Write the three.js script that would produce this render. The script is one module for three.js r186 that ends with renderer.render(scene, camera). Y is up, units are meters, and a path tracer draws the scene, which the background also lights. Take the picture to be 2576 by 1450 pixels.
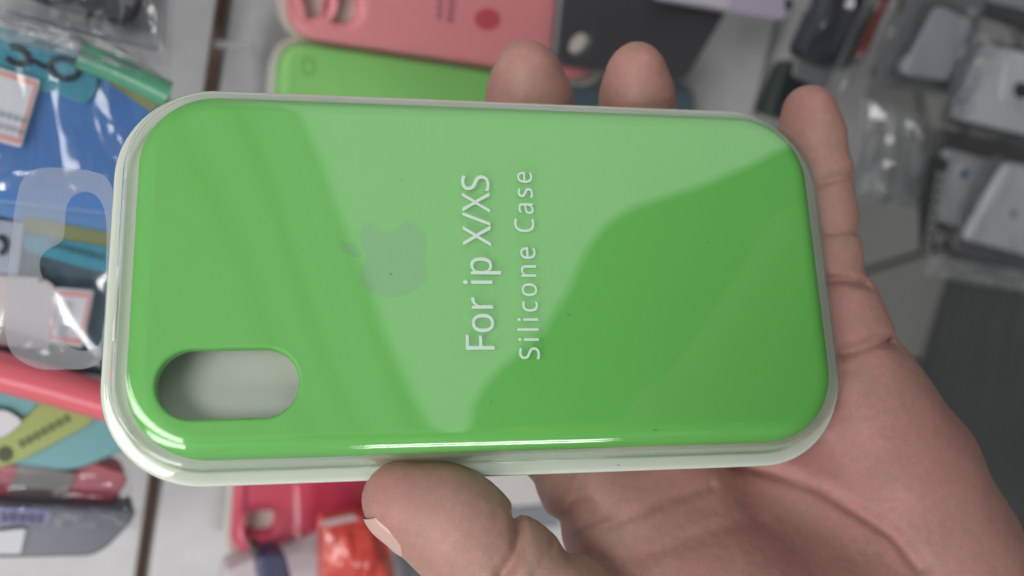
import * as THREE from 'three';
import { mergeGeometries } from 'three/addons/utils/BufferGeometryUtils.js';
import { ImprovedNoise } from 'three/addons/math/ImprovedNoise.js';
import { FontLoader } from 'three/addons/loaders/FontLoader.js';
import { RectAreaLightUniformsLib } from 'three/addons/lights/RectAreaLightUniformsLib.js';

// ------------------------------------------------------------------ camera, light, exposure
const scene = new THREE.Scene();
const V = (x, y, z) => new THREE.Vector3(x, y, z);
const FL = 2252, CX = 1288, CY = 725;                    // lens, in units of a 2576 x 1450 picture
const camera = new THREE.PerspectiveCamera(2 * Math.atan(725 / FL) * 180 / Math.PI, 1024 / 576, 0.01, 60);
// The phone is held upright and looks down at the display wall: the picture's left is up.
const wz = V(0.5, -0.25, 0.866).normalize(), wy = V(-0.866, 0, 0.5).normalize(), wx = V(0, 0, 0).crossVectors(wy, wz).normalize();
wx.addScaledVector(wy, -0.09).normalize(); wy.crossVectors(wz, wx).normalize();
const EYE = 0.78;                                         // height of the lens above the floor
const C2W = new THREE.Matrix4().set(wx.x, wx.y, wx.z, 0, wy.x, wy.y, wy.z, EYE, wz.x, wz.y, wz.z, 0, 0, 0, 0, 1);
camera.applyMatrix4(C2W);
camera.userData.fStop = 8.5; camera.focus = 0.186;
scene.add(camera);
scene.background = new THREE.Color().setRGB(0.46, 0.465, 0.47);
const renderer = new THREE.WebGLRenderer({ antialias: true });
renderer.toneMapping = THREE.LinearToneMapping;
renderer.toneMappingExposure = 0.88;
renderer.shadowMap.enabled = true;
RectAreaLightUniformsLib.init();

function areaLight(x, y, z, tx, ty, tz, w, h, intensity, color) {
  const l = new THREE.RectAreaLight(color, intensity, w, h);
  l.position.set(x, y, z); l.lookAt(tx, ty, tz); scene.add(l);
  return l;
}
const CEIL = EYE + 1.32;
const LAMPS = [[-0.75, 1.05], [0.2, 1.05]];               // unseen ceiling lamps, placed to light the goods from above: x, z
for (const [x, z] of LAMPS) areaLight(x, CEIL - 0.035, z, x, 0, z, 0.56, 1.16, 9.6, new THREE.Color().setRGB(1, 0.985, 0.95));
areaLight(2.385, EYE + 0.06, 2.6, 0.4, EYE + 0.06, 2.338, 4.4, 2.3, 0.72, new THREE.Color().setRGB(0.96, 1, 0.99));     // unseen window, placed for the bright reflection in the lid
areaLight(-1.716, EYE + 0.02, 2.452, 0, EYE + 0.02, 0, 0.3, 0.92, 24, new THREE.Color().setRGB(1, 1, 1));        // unseen panel lamp, placed for the streak on the lid's lower edge

// ------------------------------------------------------------------ helpers
let seed = 7;
const rnd = () => { seed = (seed * 1664525 + 1013904223) >>> 0; return seed / 4294967296; };
const noise = new ImprovedNoise();
const lin = (r, g, b) => new THREE.Color().setRGB(r, g, b);
const mat = (c, rough = 0.6, o = {}) => new THREE.MeshPhysicalMaterial({ color: c, roughness: rough, ...o });
const taken = new Map();
function named(o, name) {
  const n = taken.get(name) || 0; taken.set(name, n + 1);
  o.name = n ? name + '_' + String(n).padStart(3, '0') : name; return o;
}
function tag(o, label, category, group) {
  o.userData.label = label; o.userData.category = category; if (group) o.userData.group = group; return o;
}
const shade = (m) => { m.castShadow = true; m.receiveShadow = true; return m; };
function part(name, geo, m, parent) { const o = shade(new THREE.Mesh(geo, m)); o.name = name; parent.add(o); return o; }
function thing(name, label, category, pos, group) {
  const g = named(new THREE.Group(), name); tag(g, label, category, group); if (pos) g.position.copy(pos); scene.add(g); return g;
}
function structure(name, geo, m) { const o = shade(named(new THREE.Mesh(geo, m), name)); o.userData.kind = 'structure'; scene.add(o); return o; }
const toWorld = (p) => p.clone().applyMatrix4(C2W);
const ray = (u, v) => V((u - CX) / FL, -(v - CY) / FL, -1);
const P = (u, v, d) => ray(u, v).multiplyScalar(d);       // point at depth d before the lens

// frame of the held pack: x along its length, y across, z out of its lid
const ex = V(0.98321514, -0.00148811, -0.18244388), ey = V(-0.04143091, 0.97202245, -0.23120517), ez = V(0.1776836, 0.23488324, 0.95564554);
const PC = V(-0.00262466, 0.00383503, -0.18738021);
const L2C = new THREE.Matrix4().makeBasis(ex, ey, ez).setPosition(PC), C2L = L2C.clone().invert();
const L2W = C2W.clone().multiply(L2C);
const EYEL = V(0, 0, 0).applyMatrix4(C2L);
function L(u, v, z) {                                     // point of the pack's frame on the plane z
  const d = ray(u, v).applyMatrix4(C2L).sub(EYEL);
  return EYEL.clone().addScaledVector(d, (z - EYEL.z) / d.z);
}
// display wall: plane z = WALL in the world
const WALL = -0.36;
function W(u, v, h) {
  const d = toWorld(ray(u, v)).sub(V(0, EYE, 0)), k = (WALL + h) / d.z;
  return V(d.x * k, EYE + d.y * k, WALL + h);
}

// noise textures
function texture(size, f, srgb) {
  const a = new Uint8Array(size * size * 4);
  for (let y = 0; y < size; y++) for (let x = 0; x < size; x++) {
    const c = f(x / size, y / size); a.set([c[0], c[1], c[2], 255], (y * size + x) * 4);
  }
  const t = new THREE.DataTexture(a, size, size); t.wrapS = t.wrapT = THREE.RepeatWrapping; t.magFilter = THREE.LinearFilter; t.minFilter = THREE.LinearMipmapLinearFilter;
  if (srgb) t.colorSpace = THREE.SRGBColorSpace; t.needsUpdate = true; return t;
}
const tile = (x, y, f, z) => {                            // noise that wraps after 1 unit
  const n = (a, b) => noise.noise(a * f, b * f, z);
  return n(x, y) * (1 - x) * (1 - y) + n(x - 1, y) * x * (1 - y) + n(x, y - 1) * (1 - x) * y + n(x - 1, y - 1) * x * y;
};
const clamp8 = (x) => Math.max(0, Math.min(255, Math.round(x)));

// ------------------------------------------------------------------ signed distance shapes, meshed with surface nets
function smin(a, b, k) { const h = Math.max(k - Math.abs(a - b), 0) / k; return Math.min(a, b) - h * h * k * 0.25; }
function cone(p, a, b) {                                  // tapered capsule: a and b are [x, y, z, r]
  const bx = b[0] - a[0], by = b[1] - a[1], bz = b[2] - a[2], px = p[0] - a[0], py = p[1] - a[1], pz = p[2] - a[2];
  const t = Math.max(0, Math.min(1, (px * bx + py * by + pz * bz) / (bx * bx + by * by + bz * bz)));
  const dx = px - bx * t, dy = py - by * t, dz = pz - bz * t;
  return Math.sqrt(dx * dx + dy * dy + dz * dz) - (a[3] + (b[3] - a[3]) * t);
}
function chain(p, c, k) { let d = 1e9; for (let i = 0; i + 1 < c.length; i++) d = i ? smin(d, cone(p, c[i], c[i + 1]), k) : cone(p, c[0], c[1]); return d; }
function nets(sdf, lo, hi, h, slack = 1.6) {
  const n = [0, 1, 2].map((i) => Math.ceil((hi[i] - lo[i]) / h) + 1), [nx, ny, nz] = n, F = new Float32Array(nx * ny * nz), B = 8;
  for (let k0 = 0; k0 < nz; k0 += B) for (let j0 = 0; j0 < ny; j0 += B) for (let i0 = 0; i0 < nx; i0 += B) {
    const d = sdf([lo[0] + (i0 + B / 2) * h, lo[1] + (j0 + B / 2) * h, lo[2] + (k0 + B / 2) * h]), far = Math.abs(d) > B * h * 0.87 * slack;
    for (let k = k0; k < Math.min(k0 + B, nz); k++) for (let j = j0; j < Math.min(j0 + B, ny); j++) for (let i = i0; i < Math.min(i0 + B, nx); i++)
      F[(k * ny + j) * nx + i] = far ? d : sdf([lo[0] + i * h, lo[1] + j * h, lo[2] + k * h]);
  }
  const id = new Int32Array(F.length).fill(-1), pos = [], idx = [], at = (i, j, k) => (k * ny + j) * nx + i;
  const E = [[0, 1], [2, 3], [4, 5], [6, 7], [0, 2], [1, 3], [4, 6], [5, 7], [0, 4], [1, 5], [2, 6], [3, 7]];
  for (let k = 0; k < nz - 1; k++) for (let j = 0; j < ny - 1; j++) for (let i = 0; i < nx - 1; i++) {
    const c = []; let m = 0;
    for (let q = 0; q < 8; q++) { c[q] = F[at(i + (q & 1), j + ((q >> 1) & 1), k + (q >> 2))]; if (c[q] < 0) m++; }
    if (!m || m === 8) continue;
    let x = 0, y = 0, z = 0, w = 0;
    for (const [a, b] of E) if ((c[a] < 0) !== (c[b] < 0)) {
      const t = c[a] / (c[a] - c[b]);
      x += (a & 1) + ((b & 1) - (a & 1)) * t; y += ((a >> 1) & 1) + (((b >> 1) & 1) - ((a >> 1) & 1)) * t; z += (a >> 2) + ((b >> 2) - (a >> 2)) * t; w++;
    }
    id[at(i, j, k)] = pos.length / 3; pos.push(lo[0] + (i + x / w) * h, lo[1] + (j + y / w) * h, lo[2] + (k + z / w) * h);
  }
  const quad = (a, b, c, d, flip) => { if (a < 0 || b < 0 || c < 0 || d < 0) return; flip ? idx.push(a, c, b, a, d, c) : idx.push(a, b, c, a, c, d); };
  for (let k = 1; k < nz - 1; k++) for (let j = 1; j < ny - 1; j++) for (let i = 1; i < nx - 1; i++) {
    const s = F[at(i, j, k)] < 0;
    if (s !== F[at(i + 1, j, k)] < 0) quad(id[at(i, j - 1, k - 1)], id[at(i, j, k - 1)], id[at(i, j, k)], id[at(i, j - 1, k)], !s);
    if (s !== F[at(i, j + 1, k)] < 0) quad(id[at(i - 1, j, k - 1)], id[at(i - 1, j, k)], id[at(i, j, k)], id[at(i, j, k - 1)], !s);
    if (s !== F[at(i, j, k + 1)] < 0) quad(id[at(i - 1, j - 1, k)], id[at(i, j - 1, k)], id[at(i, j, k)], id[at(i - 1, j, k)], !s);
  }
  const g = new THREE.BufferGeometry(), nor = new Float32Array(pos.length), e = h * 0.6;
  for (let v = 0; v < pos.length; v += 3) {
    const p = pos.slice(v, v + 3), s = (a, b, c) => sdf([p[0] + a, p[1] + b, p[2] + c]);
    let gx = s(e, 0, 0) - s(-e, 0, 0), gy = s(0, e, 0) - s(0, -e, 0), gz = s(0, 0, e) - s(0, 0, -e); const l = Math.hypot(gx, gy, gz) || 1;
    nor[v] = gx / l; nor[v + 1] = gy / l; nor[v + 2] = gz / l;
  }
  g.setAttribute('position', new THREE.Float32BufferAttribute(pos, 3)); g.setAttribute('normal', new THREE.BufferAttribute(nor, 3)); g.setIndex(idx);
  return g;
}

// ------------------------------------------------------------------ outlines
function roundRect(hx, hy, r, n = 14) {                   // points, counter-clockwise
  const o = [];
  for (const [cx, cy, a0] of [[hx - r, hy - r, 0], [-hx + r, hy - r, 1], [-hx + r, -hy + r, 2], [hx - r, -hy + r, 3]])
    for (let i = 0; i <= n; i++) { const a = (a0 + i / n) * Math.PI / 2; o.push(new THREE.Vector2(cx + r * Math.cos(a), cy + r * Math.sin(a))); }
  return o;
}
function denser(pts, step) {
  const o = [];
  pts.forEach((p, i) => { const q = pts[(i + 1) % pts.length], m = Math.max(1, Math.ceil(p.distanceTo(q) / step)); for (let k = 0; k < m; k++) o.push(p.clone().lerp(q, k / m)); });
  return o;
}
// rings of points -> skin; rings: arrays of Vector3 of one length
function skin(rings, closeLast) {
  const m = rings[0].length, pos = [], idx = [];
  for (const r of rings) for (const p of r) pos.push(p.x, p.y, p.z);
  for (let i = 0; i + 1 < rings.length; i++) for (let j = 0; j < m; j++) {
    const a = i * m + j, b = i * m + (j + 1) % m, c = a + m, d = b + m; idx.push(a, b, d, a, d, c);
  }
  if (closeLast) { const c = rings[rings.length - 1].reduce((s, p) => s.add(p), V(0, 0, 0)).divideScalar(m), at = pos.length / 3, o = (rings.length - 1) * m; pos.push(c.x, c.y, c.z); for (let j = 0; j < m; j++) idx.push(o + j, o + (j + 1) % m, at); }
  const g = new THREE.BufferGeometry(); g.setAttribute('position', new THREE.Float32BufferAttribute(pos, 3)); g.setIndex(idx); g.computeVertexNormals(); return g;
}
function flatCap(outer, holes, z) {
  const s = new THREE.Shape(outer); for (const h of holes) s.holes.push(new THREE.Path(h));
  const g = new THREE.ShapeGeometry(s); g.translate(0, 0, z); g.deleteAttribute('uv'); return g;
}
function planar(g, scale = 1) {                           // uv in metres from the object's own x and y
  const p = g.attributes.position, uv = new Float32Array(p.count * 2);
  for (let i = 0; i < p.count; i++) { uv[2 * i] = p.getX(i) / scale; uv[2 * i + 1] = p.getY(i) / scale; }
  g.setAttribute('uv', new THREE.BufferAttribute(uv, 2)); return g;
}
const join = (list) => mergeGeometries(list.map((g) => { const q = g.index ? g.toNonIndexed() : g; for (const k of Object.keys(q.attributes)) if (k !== 'position' && k !== 'normal') q.deleteAttribute(k); return q; }));
function roundPoly(pts, r) {                              // Shape with rounded corners from Vector2 points
  const s = new THREE.Shape(), n = pts.length;
  pts.forEach((p, i) => {
    const a = pts[(i + n - 1) % n], b = pts[(i + 1) % n], rr = Math.min(r, p.distanceTo(a) * 0.45, p.distanceTo(b) * 0.45);
    const q = p.clone().add(a.clone().sub(p).setLength(rr)), w = p.clone().add(b.clone().sub(p).setLength(rr));
    i ? s.lineTo(q.x, q.y) : s.moveTo(q.x, q.y);
    s.quadraticCurveTo(p.x, p.y, w.x, w.y);
  });
  s.closePath(); return s;
}

// ------------------------------------------------------------------ setting: floor, display wall, ceiling, window side
const grainTex = texture(256, (x, y) => { const n = 128 + 60 * tile(x, y, 8, 1.3) + 40 * tile(x, y, 40, 2.1) + 30 * (rnd() - 0.5); return [clamp8(n), clamp8(n), clamp8(n)]; });
const paintTex = texture(256, (x, y) => { const n = 236 + 12 * tile(x, y, 4, 4.2) + 8 * tile(x, y, 24, 7.7) + 5 * (rnd() - 0.5); return [clamp8(n), clamp8(n), clamp8(n)]; }, true);
const mBoard = mat(lin(0.74, 0.735, 0.75), 0.45, { map: paintTex, bumpMap: grainTex, bumpScale: 0.00015 });
const mCore = mat(lin(0.2, 0.125, 0.095), 0.85, { bumpMap: grainTex, bumpScale: 0.0004 });
const mWhite = mat(lin(0.72, 0.72, 0.71), 0.8);
{
  const f = new THREE.BoxGeometry(8, 0.02, 8); f.translate(0, -0.011, 2.5);
  const floor = structure('floor', f, mat(lin(0.05, 0.055, 0.05), 0.9));
  const tg = new THREE.BoxGeometry(0.094, 0.008, 0.094), tm = [0, 1, 2].map((i) => mat(lin(0.2 + i * 0.02, 0.205 + i * 0.02, 0.19 + i * 0.018), 0.5, { bumpMap: grainTex, bumpScale: 0.0002 }));
  const c = (() => { const d = toWorld(ray(2300, 780)).sub(V(0, EYE, 0)); return d.multiplyScalar(-EYE / d.y); })();
  for (let i = -6; i <= 6; i++) for (let j = -6; j <= 6; j++) {
    const a = 0.5, x = i * 0.1, z = j * 0.1, o = part('tile', tg, tm[(i * 7 + j * 5 + 70) % 3], floor);
    o.position.set(c.x + x * Math.cos(a) + z * Math.sin(a), 0.0032, c.z - x * Math.sin(a) + z * Math.cos(a)); o.rotation.y = a;
  }
}
{
  const yA = W(552, 100, 0).y, yC = W(1948, 160, 0).y, step = (yA - yC) / 2, gap = 0.0075, wide = 0.013, x0 = -0.75, x1 = 0.75, bottom = W(2085, 600, 0).y;
  const back = new THREE.BoxGeometry(x1 - x0, 1.0, 0.012); back.translate((x0 + x1) / 2, bottom + 0.5, WALL - 0.0187);
  const wall = structure('slat_wall', back, mCore);
  const edges = [bottom, yC, yC + step, yA, yA + step, yA + 2 * step, yA + 3 * step];
  for (let i = 0; i + 1 < edges.length; i++) {
    const cut = (k) => (k === 0 ? 0 : k === 1 ? wide : gap) / 2, lo = edges[i] + cut(i), hi = edges[i + 1] - cut(i + 1);
    const s = roundPoly([new THREE.Vector2(x0, lo), new THREE.Vector2(x1, lo), new THREE.Vector2(x1, hi), new THREE.Vector2(x0, hi)], 0.0015);
    const g = new THREE.ExtrudeGeometry(s, { depth: 0.0105, bevelEnabled: true, bevelSize: 0.0008, bevelThickness: 0.0008, bevelSegments: 2, curveSegments: 3 });
    g.translate(0, 0, WALL - 0.0117); part('board', planar(g, 0.2), mBoard, wall);
  }
}
{
  const g = new THREE.BoxGeometry(5.2, 0.05, 7); g.translate(0.1, CEIL + 0.026, 2.6);
  const ceil = structure('ceiling', g, mWhite);
  for (const [x, w, h] of [[2.03, 0.9, 0.035], [2.13, 0.5, 0.075]]) {          // stepped plaster cornice along the window side
    const b = new THREE.BoxGeometry(w, h, 6.6); const o = part('cornice_step', b, mWhite, ceil); o.position.set(x - 0.06, CEIL - h / 2 - 0.0005, 2.5); o.rotation.y = -0.3;
  }
}
const glow = (c, k) => new THREE.MeshStandardMaterial({ color: lin(0.8, 0.8, 0.8), roughness: 0.5, emissive: c, emissiveIntensity: k });
for (const [i, [x, z]] of LAMPS.entries()) {
  const t = thing('unseen_ceiling_lamp', i ? 'unseen ceiling lamp panel nearer the unseen window, lighting the display wall' : 'unseen ceiling lamp panel farther from the unseen window, lighting the display wall', 'ceiling lamp', V(x, CEIL, z), 'unseen ceiling lamp panels');
  const fr = new THREE.BoxGeometry(0.62, 0.028, 1.22); fr.translate(0, -0.0145, 0); part('frame', fr, mWhite, t);
  const df = new THREE.BoxGeometry(0.56, 0.003, 1.16); df.translate(0, -0.031, 0); part('lamp_diffuser', df, glow(lin(1, 0.985, 0.95), 1.2), t);
}
{
  const t = thing('unseen_window', 'wide bright window out of view at the side, placed to be mirrored in the lid', 'window', V(2.36, EYE + 0.06, 2.6)); t.rotation.y = -0.131;
  const p = new THREE.BoxGeometry(0.01, 2.36, 4.5); p.translate(0.045, 0, 0); part('window_pane', p, glow(lin(0.96, 1, 0.99), 0.36), t);
  for (const s of [-1, 1]) { const b = new THREE.BoxGeometry(0.05, 0.06, 4.6); b.translate(0.03, s * 1.215, 0); part('frame_rail', b, mWhite, t); }
  for (const s of [-1, 1]) { const b = new THREE.BoxGeometry(0.05, 2.36, 0.06); b.translate(0.03, 0, s * 2.285); part('frame_post', b, mWhite, t); }
}
{
  const t = thing('unseen_panel_lamp', 'bright upright panel lamp out of view behind the photographer, placed for the streak on the lid edge', 'lamp', V(-1.75, EYE + 0.02, 2.5)); t.rotation.y = -0.61;
  const a = new THREE.BoxGeometry(0.3, 0.92, 0.03); part('lamp_panel', a, glow(lin(1, 1, 1), 4), t);
  const b = new THREE.BoxGeometry(0.16, 2.05, 0.05); b.translate(0, 0.25, 0.05); part('post', b, mWhite, t);
  for (const s of [-1, 1]) { const c = new THREE.BoxGeometry(0.32, 0.03, 0.045); c.translate(0, s * 0.476, 0); part('end_cap', c, mWhite, t); }
}

// ------------------------------------------------------------------ the held pack and the case in it (frame of the pack, metres)
const mm = 0.001;
const mClear = new THREE.MeshPhysicalMaterial({ color: lin(0.985, 0.99, 0.985), roughness: 0.03, transmission: 1, thickness: 0, ior: 1.53, side: THREE.DoubleSide });
const mTray = mat(lin(0.62, 0.65, 0.585), 0.4, { clearcoat: 0.12, clearcoatRoughness: 0.25 });
const mSpeck = mat(lin(0.05, 0.06, 0.05), 0.8);
const siliconeTex = texture(512, (x, y) => { const n = 128 + 50 * (rnd() - 0.5) + 30 * tile(x, y, 60, 3.3); return [clamp8(n), clamp8(n), clamp8(n)]; });
const mGreen = mat(lin(0.13, 0.48, 0.09), 0.6);
function place(o) { o.applyMatrix4(L2W); return o; }
const pack = place(thing('clamshell_pack', 'clear plastic clamshell pack with white tray and hang tab, held in the hand', 'package'));
const green = place(thing('phone_case', 'bright green silicone phone case inside the clear pack held in the hand', 'phone case'));

{ // the case: a shell with rounded edges and an oval camera opening
  const HX = 72.9, HY = 37.2, R = 15.5, top = 1.6, rad = 4.2;
  const ringAt = (inset, z) => denser(roundRect((HX - inset) * mm, (HY - inset) * mm, Math.max(R - inset, 2) * mm, 18), 4 * mm).map((p) => V(p.x, p.y, z * mm));
  const base = denser(roundRect(HX * mm, HY * mm, R * mm, 18), 4 * mm);
  const prof = []; for (let i = 0; i <= 9; i++) { const a = i / 9 * Math.PI / 2; prof.push([rad * (1 - Math.cos(a)), top - rad + rad * Math.sin(a)]); }
  const ring = (inset, z) => { const k = (HX - inset), q = roundRect((HX - inset) * mm, (HY - inset) * mm, (R - inset * 0.9) * mm, 18); return denserLike(q).map((p) => V(p.x, p.y, z * mm)); };
  function denserLike(q) { const o = []; q.forEach((p, i) => { const n = q[(i + 1) % q.length], straight = (i + 1) % 19 === 0, m = straight ? 12 : 1; for (let k = 0; k < m; k++) o.push(p.clone().lerp(n, k / m)); }); return o; }
  const rings = [ring(1.2, -7.5), ring(0.2, -6.5), ring(0, -5)]; for (const [i, z] of prof) rings.push(ring(i, z));
  const hole = []; const hx = -53.7, hy = -23.1, hr = 6.75, hl = 6.45;
  for (let i = 0; i < 48; i++) { const a = i / 48 * Math.PI * 2; hole.push(new THREE.Vector2((hx + Math.sign(Math.cos(a)) * hl + hr * Math.cos(a)) * mm, (hy + hr * Math.sin(a)) * mm)); }
  const grow = (d) => hole.map((p) => { const cx = hx + Math.sign(p.x / mm - hx) * hl, q = new THREE.Vector2(p.x / mm - cx, p.y / mm - hy); q.setLength(hr + d); return new THREE.Vector2((q.x + cx) * mm, (q.y + hy) * mm); });
  const outerTop = rings[rings.length - 1].map((p) => new THREE.Vector2(p.x, p.y));
  const hw = []; for (let i = 0; i <= 5; i++) { const a = i / 5 * Math.PI / 2; hw.push(grow(0.7 * (1 - Math.sin(a))).map((p) => V(p.x, p.y, (top - 0.7 + 0.7 * Math.cos(a)) * mm))); }
  hw.push(grow(0.05).map((p) => V(p.x, p.y, -1.6 * mm)));
  const innerWall = skin([ring(2.2, -7.4), ring(2.2, -1.6)]), innerCap = flatCap(ring(2.2, 0).map((p) => new THREE.Vector2(p.x, p.y)), [grow(0.05)], -1.6 * mm);
  const cap = flatCap(outerTop, [hw[0].map((p) => new THREE.Vector2(p.x, p.y))], top * mm);
  part('shell', planar(join([skin(rings), cap, skin(hw), innerWall, innerCap]), 0.02), mGreen, green);
  // bitten-fruit emblem, its top towards -x
  const E = (x, y) => new THREE.Vector2((-22.3 - y * 7.0) * mm, (1.9 + x * 8.3) * mm);
  const half = [[0, 0.62], [0.22, 0.80], [0.48, 0.94], [0.74, 0.80], [0.93, 0.60]], b = new THREE.Shape(), to = (x1, y1, x2, y2, x, y) => { const p = E(x1, y1), q = E(x2, y2), r = E(x, y); b.bezierCurveTo(p.x, p.y, q.x, q.y, r.x, r.y); };
  const st = E(0, 0.74); b.moveTo(st.x, st.y);
  to(0.18, 0.74, 0.32, 0.97, 0.6, 0.94); to(0.76, 0.92, 0.88, 0.80, 0.95, 0.66); to(0.55, 0.42, 0.55, -0.18, 0.98, -0.38);
  to(0.86, -0.72, 0.62, -1.0, 0.45, -1.0); to(0.28, -1.0, 0.2, -0.9, 0, -0.9); to(-0.2, -0.9, -0.28, -1.0, -0.45, -1.0);
  to(-0.72, -1.0, -0.98, -0.42, -0.98, 0.12); to(-0.98, 0.62, -0.74, 0.94, -0.42, 0.94); to(-0.24, 0.94, -0.14, 0.74, 0, 0.74);
  const lf = new THREE.Shape(), l0 = E(0.02, 0.9), l1 = E(0.4, 1.52);
  { const c1 = E(0.0, 1.25), c2 = E(0.18, 1.48), c3 = E(0.42, 1.2), c4 = E(0.26, 0.92); lf.moveTo(l0.x, l0.y); lf.bezierCurveTo(c1.x, c1.y, c2.x, c2.y, l1.x, l1.y); lf.bezierCurveTo(c3.x, c3.y, c4.x, c4.y, l0.x, l0.y); }
  const em = new THREE.ExtrudeGeometry([b, lf], { depth: 0.06 * mm, bevelEnabled: false, curveSegments: 16 }); em.translate(0, 0, (top + 0.02) * mm);
  const e = part('fruit_emblem', em, mat(lin(0.14, 0.40, 0.13), 0.5), green); e.userData.label = 'greyer bitten fruit emblem printed on the back';
}

{ // tray: flat lip and a shallow pan with a raised floor seen through the opening
  const r = (hx, hy, rr, z) => { const q = roundRect(hx * mm, hy * mm, rr * mm, 18), o = []; q.forEach((p, i) => { const n = q[(i + 1) % q.length], m = (i + 1) % 19 === 0 ? 30 : 1; for (let k = 0; k < m; k++) o.push(p.clone().lerp(n, k / m)); }); return o.map((p) => V(p.x, p.y, z * mm)); };
  const g = skin([r(70, 34, 14, -14), r(74, 38, 17, -13.2), r(76.4, 39.8, 18, -9.2), r(78.6, 41.6, 20, -8.9), r(79.05, 42.05, 20.4, -8.5), r(78.7, 41.7, 20.2, -8.05), r(76.9, 39.6, 18.4, -8), r(76.3, 39.0, 18, -8.4), r(75.6, 38.4, 17.5, -9.3), r(73.6, 36.6, 16, -9.4), r(71.5, 35, 14, -9.3), r(68, 32, 12, -8.2)], true);
  const bottom = flatCap(r(70, 34, 14, 0).map((p) => new THREE.Vector2(p.x, p.y)), [], -14 * mm);
  part('tray', join([g, bottom]), mTray, pack);
}
{ // lid: thin clear shell, flat crown with rounded edges, walls down to a flange on the lip
  const lidShell = (o) => {
    const rr = (hx, hy, rad, zf) => { const q = roundRect((hx + o) * mm, (hy + o) * mm, Math.max(rad + o, 1) * mm, 20), l = []; q.forEach((p, i) => { const n = q[(i + 1) % q.length], m = (i + 1) % 21 === 0 ? 44 : 1; for (let k = 0; k < m; k++) l.push(p.clone().lerp(n, k / m)); }); return l.map((p) => V(p.x, p.y, zf(p.x / mm, p.y / mm) * mm)); };
    const crown = (x, y) => 3.1 + o - 0.22 * Math.pow(Math.abs(x) / 73, 4) - 0.16 * Math.pow(Math.abs(y) / 36, 4) - 0.10 * Math.exp(-Math.pow((x + 62) / 16, 2)) + 0.03 * noise.noise(x / 24, y / 24, 2.7);
    const rings = [rr(78.7, 41.7, 20, () => -7.5 + o), rr(77.2, 39.6, 18.6, () => -7.4 + o), rr(76.6, 38.9, 18.2, () => -6.6 + o), rr(75.9, 38.5, 17.8, () => -2.4)];
    const R = 4.4; for (let i = 0; i <= 12; i++) { const a = i / 12 * Math.PI / 2 * 0.985; rings.push(rr(75.4 - R * (1 - Math.cos(a)), 38.3 - R * (1 - Math.sin(Math.PI / 2 - a)), 17.3 - R * 0.8 * (1 - Math.cos(a)), (x, y) => crown(Math.min(70, Math.abs(x)) * Math.sign(x), y) - R + R * Math.sin(a))); }
    const rim = rings[rings.length - 1], first = rings.length * rim.length, N = 26;
    for (let i = 1; i <= N; i++) { const k = 1 - i / (N + 0.5); rings.push(rim.map((p) => V(p.x * k, p.y * k, crown(p.x * k / mm, p.y * k / mm) * mm))); }
    const g = skin(rings, true), p = g.attributes.position, nr = g.attributes.normal, n = V(0, 0, 0);
    for (let i = first; i < p.count; i++) { const x = p.getX(i) / mm, y = p.getY(i) / mm, e = 0.2; n.set(crown(x - e, y) - crown(x + e, y), crown(x, y - e) - crown(x, y + e), 2 * e).normalize(); nr.setXYZ(i, n.x, n.y, n.z); }
    return g;
  };
  part('lid', join([lidShell(0), lidShell(-0.4)]), mClear, pack);
}
{ // hang tab with its slot
  const s = new THREE.Shape(); const p = (u, v) => { const q = L(u, v, -8.2 * mm); return new THREE.Vector2(q.x, q.y); };
  const pts = [[262, 928], [92, 932], [30, 895], [14, 830], [24, 690], [42, 520], [58, 455], [92, 428], [145, 424], [285, 438]].map(([u, v]) => p(u, v));
  const tabShape = roundPoly(pts, 5 * mm);
  const slot = [[262, 800], [254, 860], [236, 880], [206, 885], [172, 875], [152, 850], [147, 750], [122, 725], [102, 690], [100, 655], [118, 630], [160, 610], [164, 560], [165, 525], [180, 495], [212, 480], [242, 490], [262, 522], [268, 575], [266, 680]].map(([u, v]) => p(u, v));
  tabShape.holes.push(new THREE.Path(roundPoly(slot, 1.6 * mm).getPoints(6)));
  const g = new THREE.ExtrudeGeometry(tabShape, { depth: 0.35 * mm, bevelEnabled: false, curveSegments: 10 }); g.translate(0, 0, -8.6 * mm);
  const a = g.attributes.position; for (let i = 0; i < a.count; i++) { const x = a.getX(i) / mm; a.setZ(i, a.getZ(i) + mm * 0.07 * (-79 - x)); }
  g.computeVertexNormals();
  part('hang_tab', planar(g, 0.03), new THREE.MeshPhysicalMaterial({ color: lin(0.9, 0.91, 0.94), roughness: 0.22, transmission: 0.9, thickness: 0, ior: 1.5, bumpMap: siliconeTex, bumpScale: 0.00003 }), pack);
}
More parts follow.
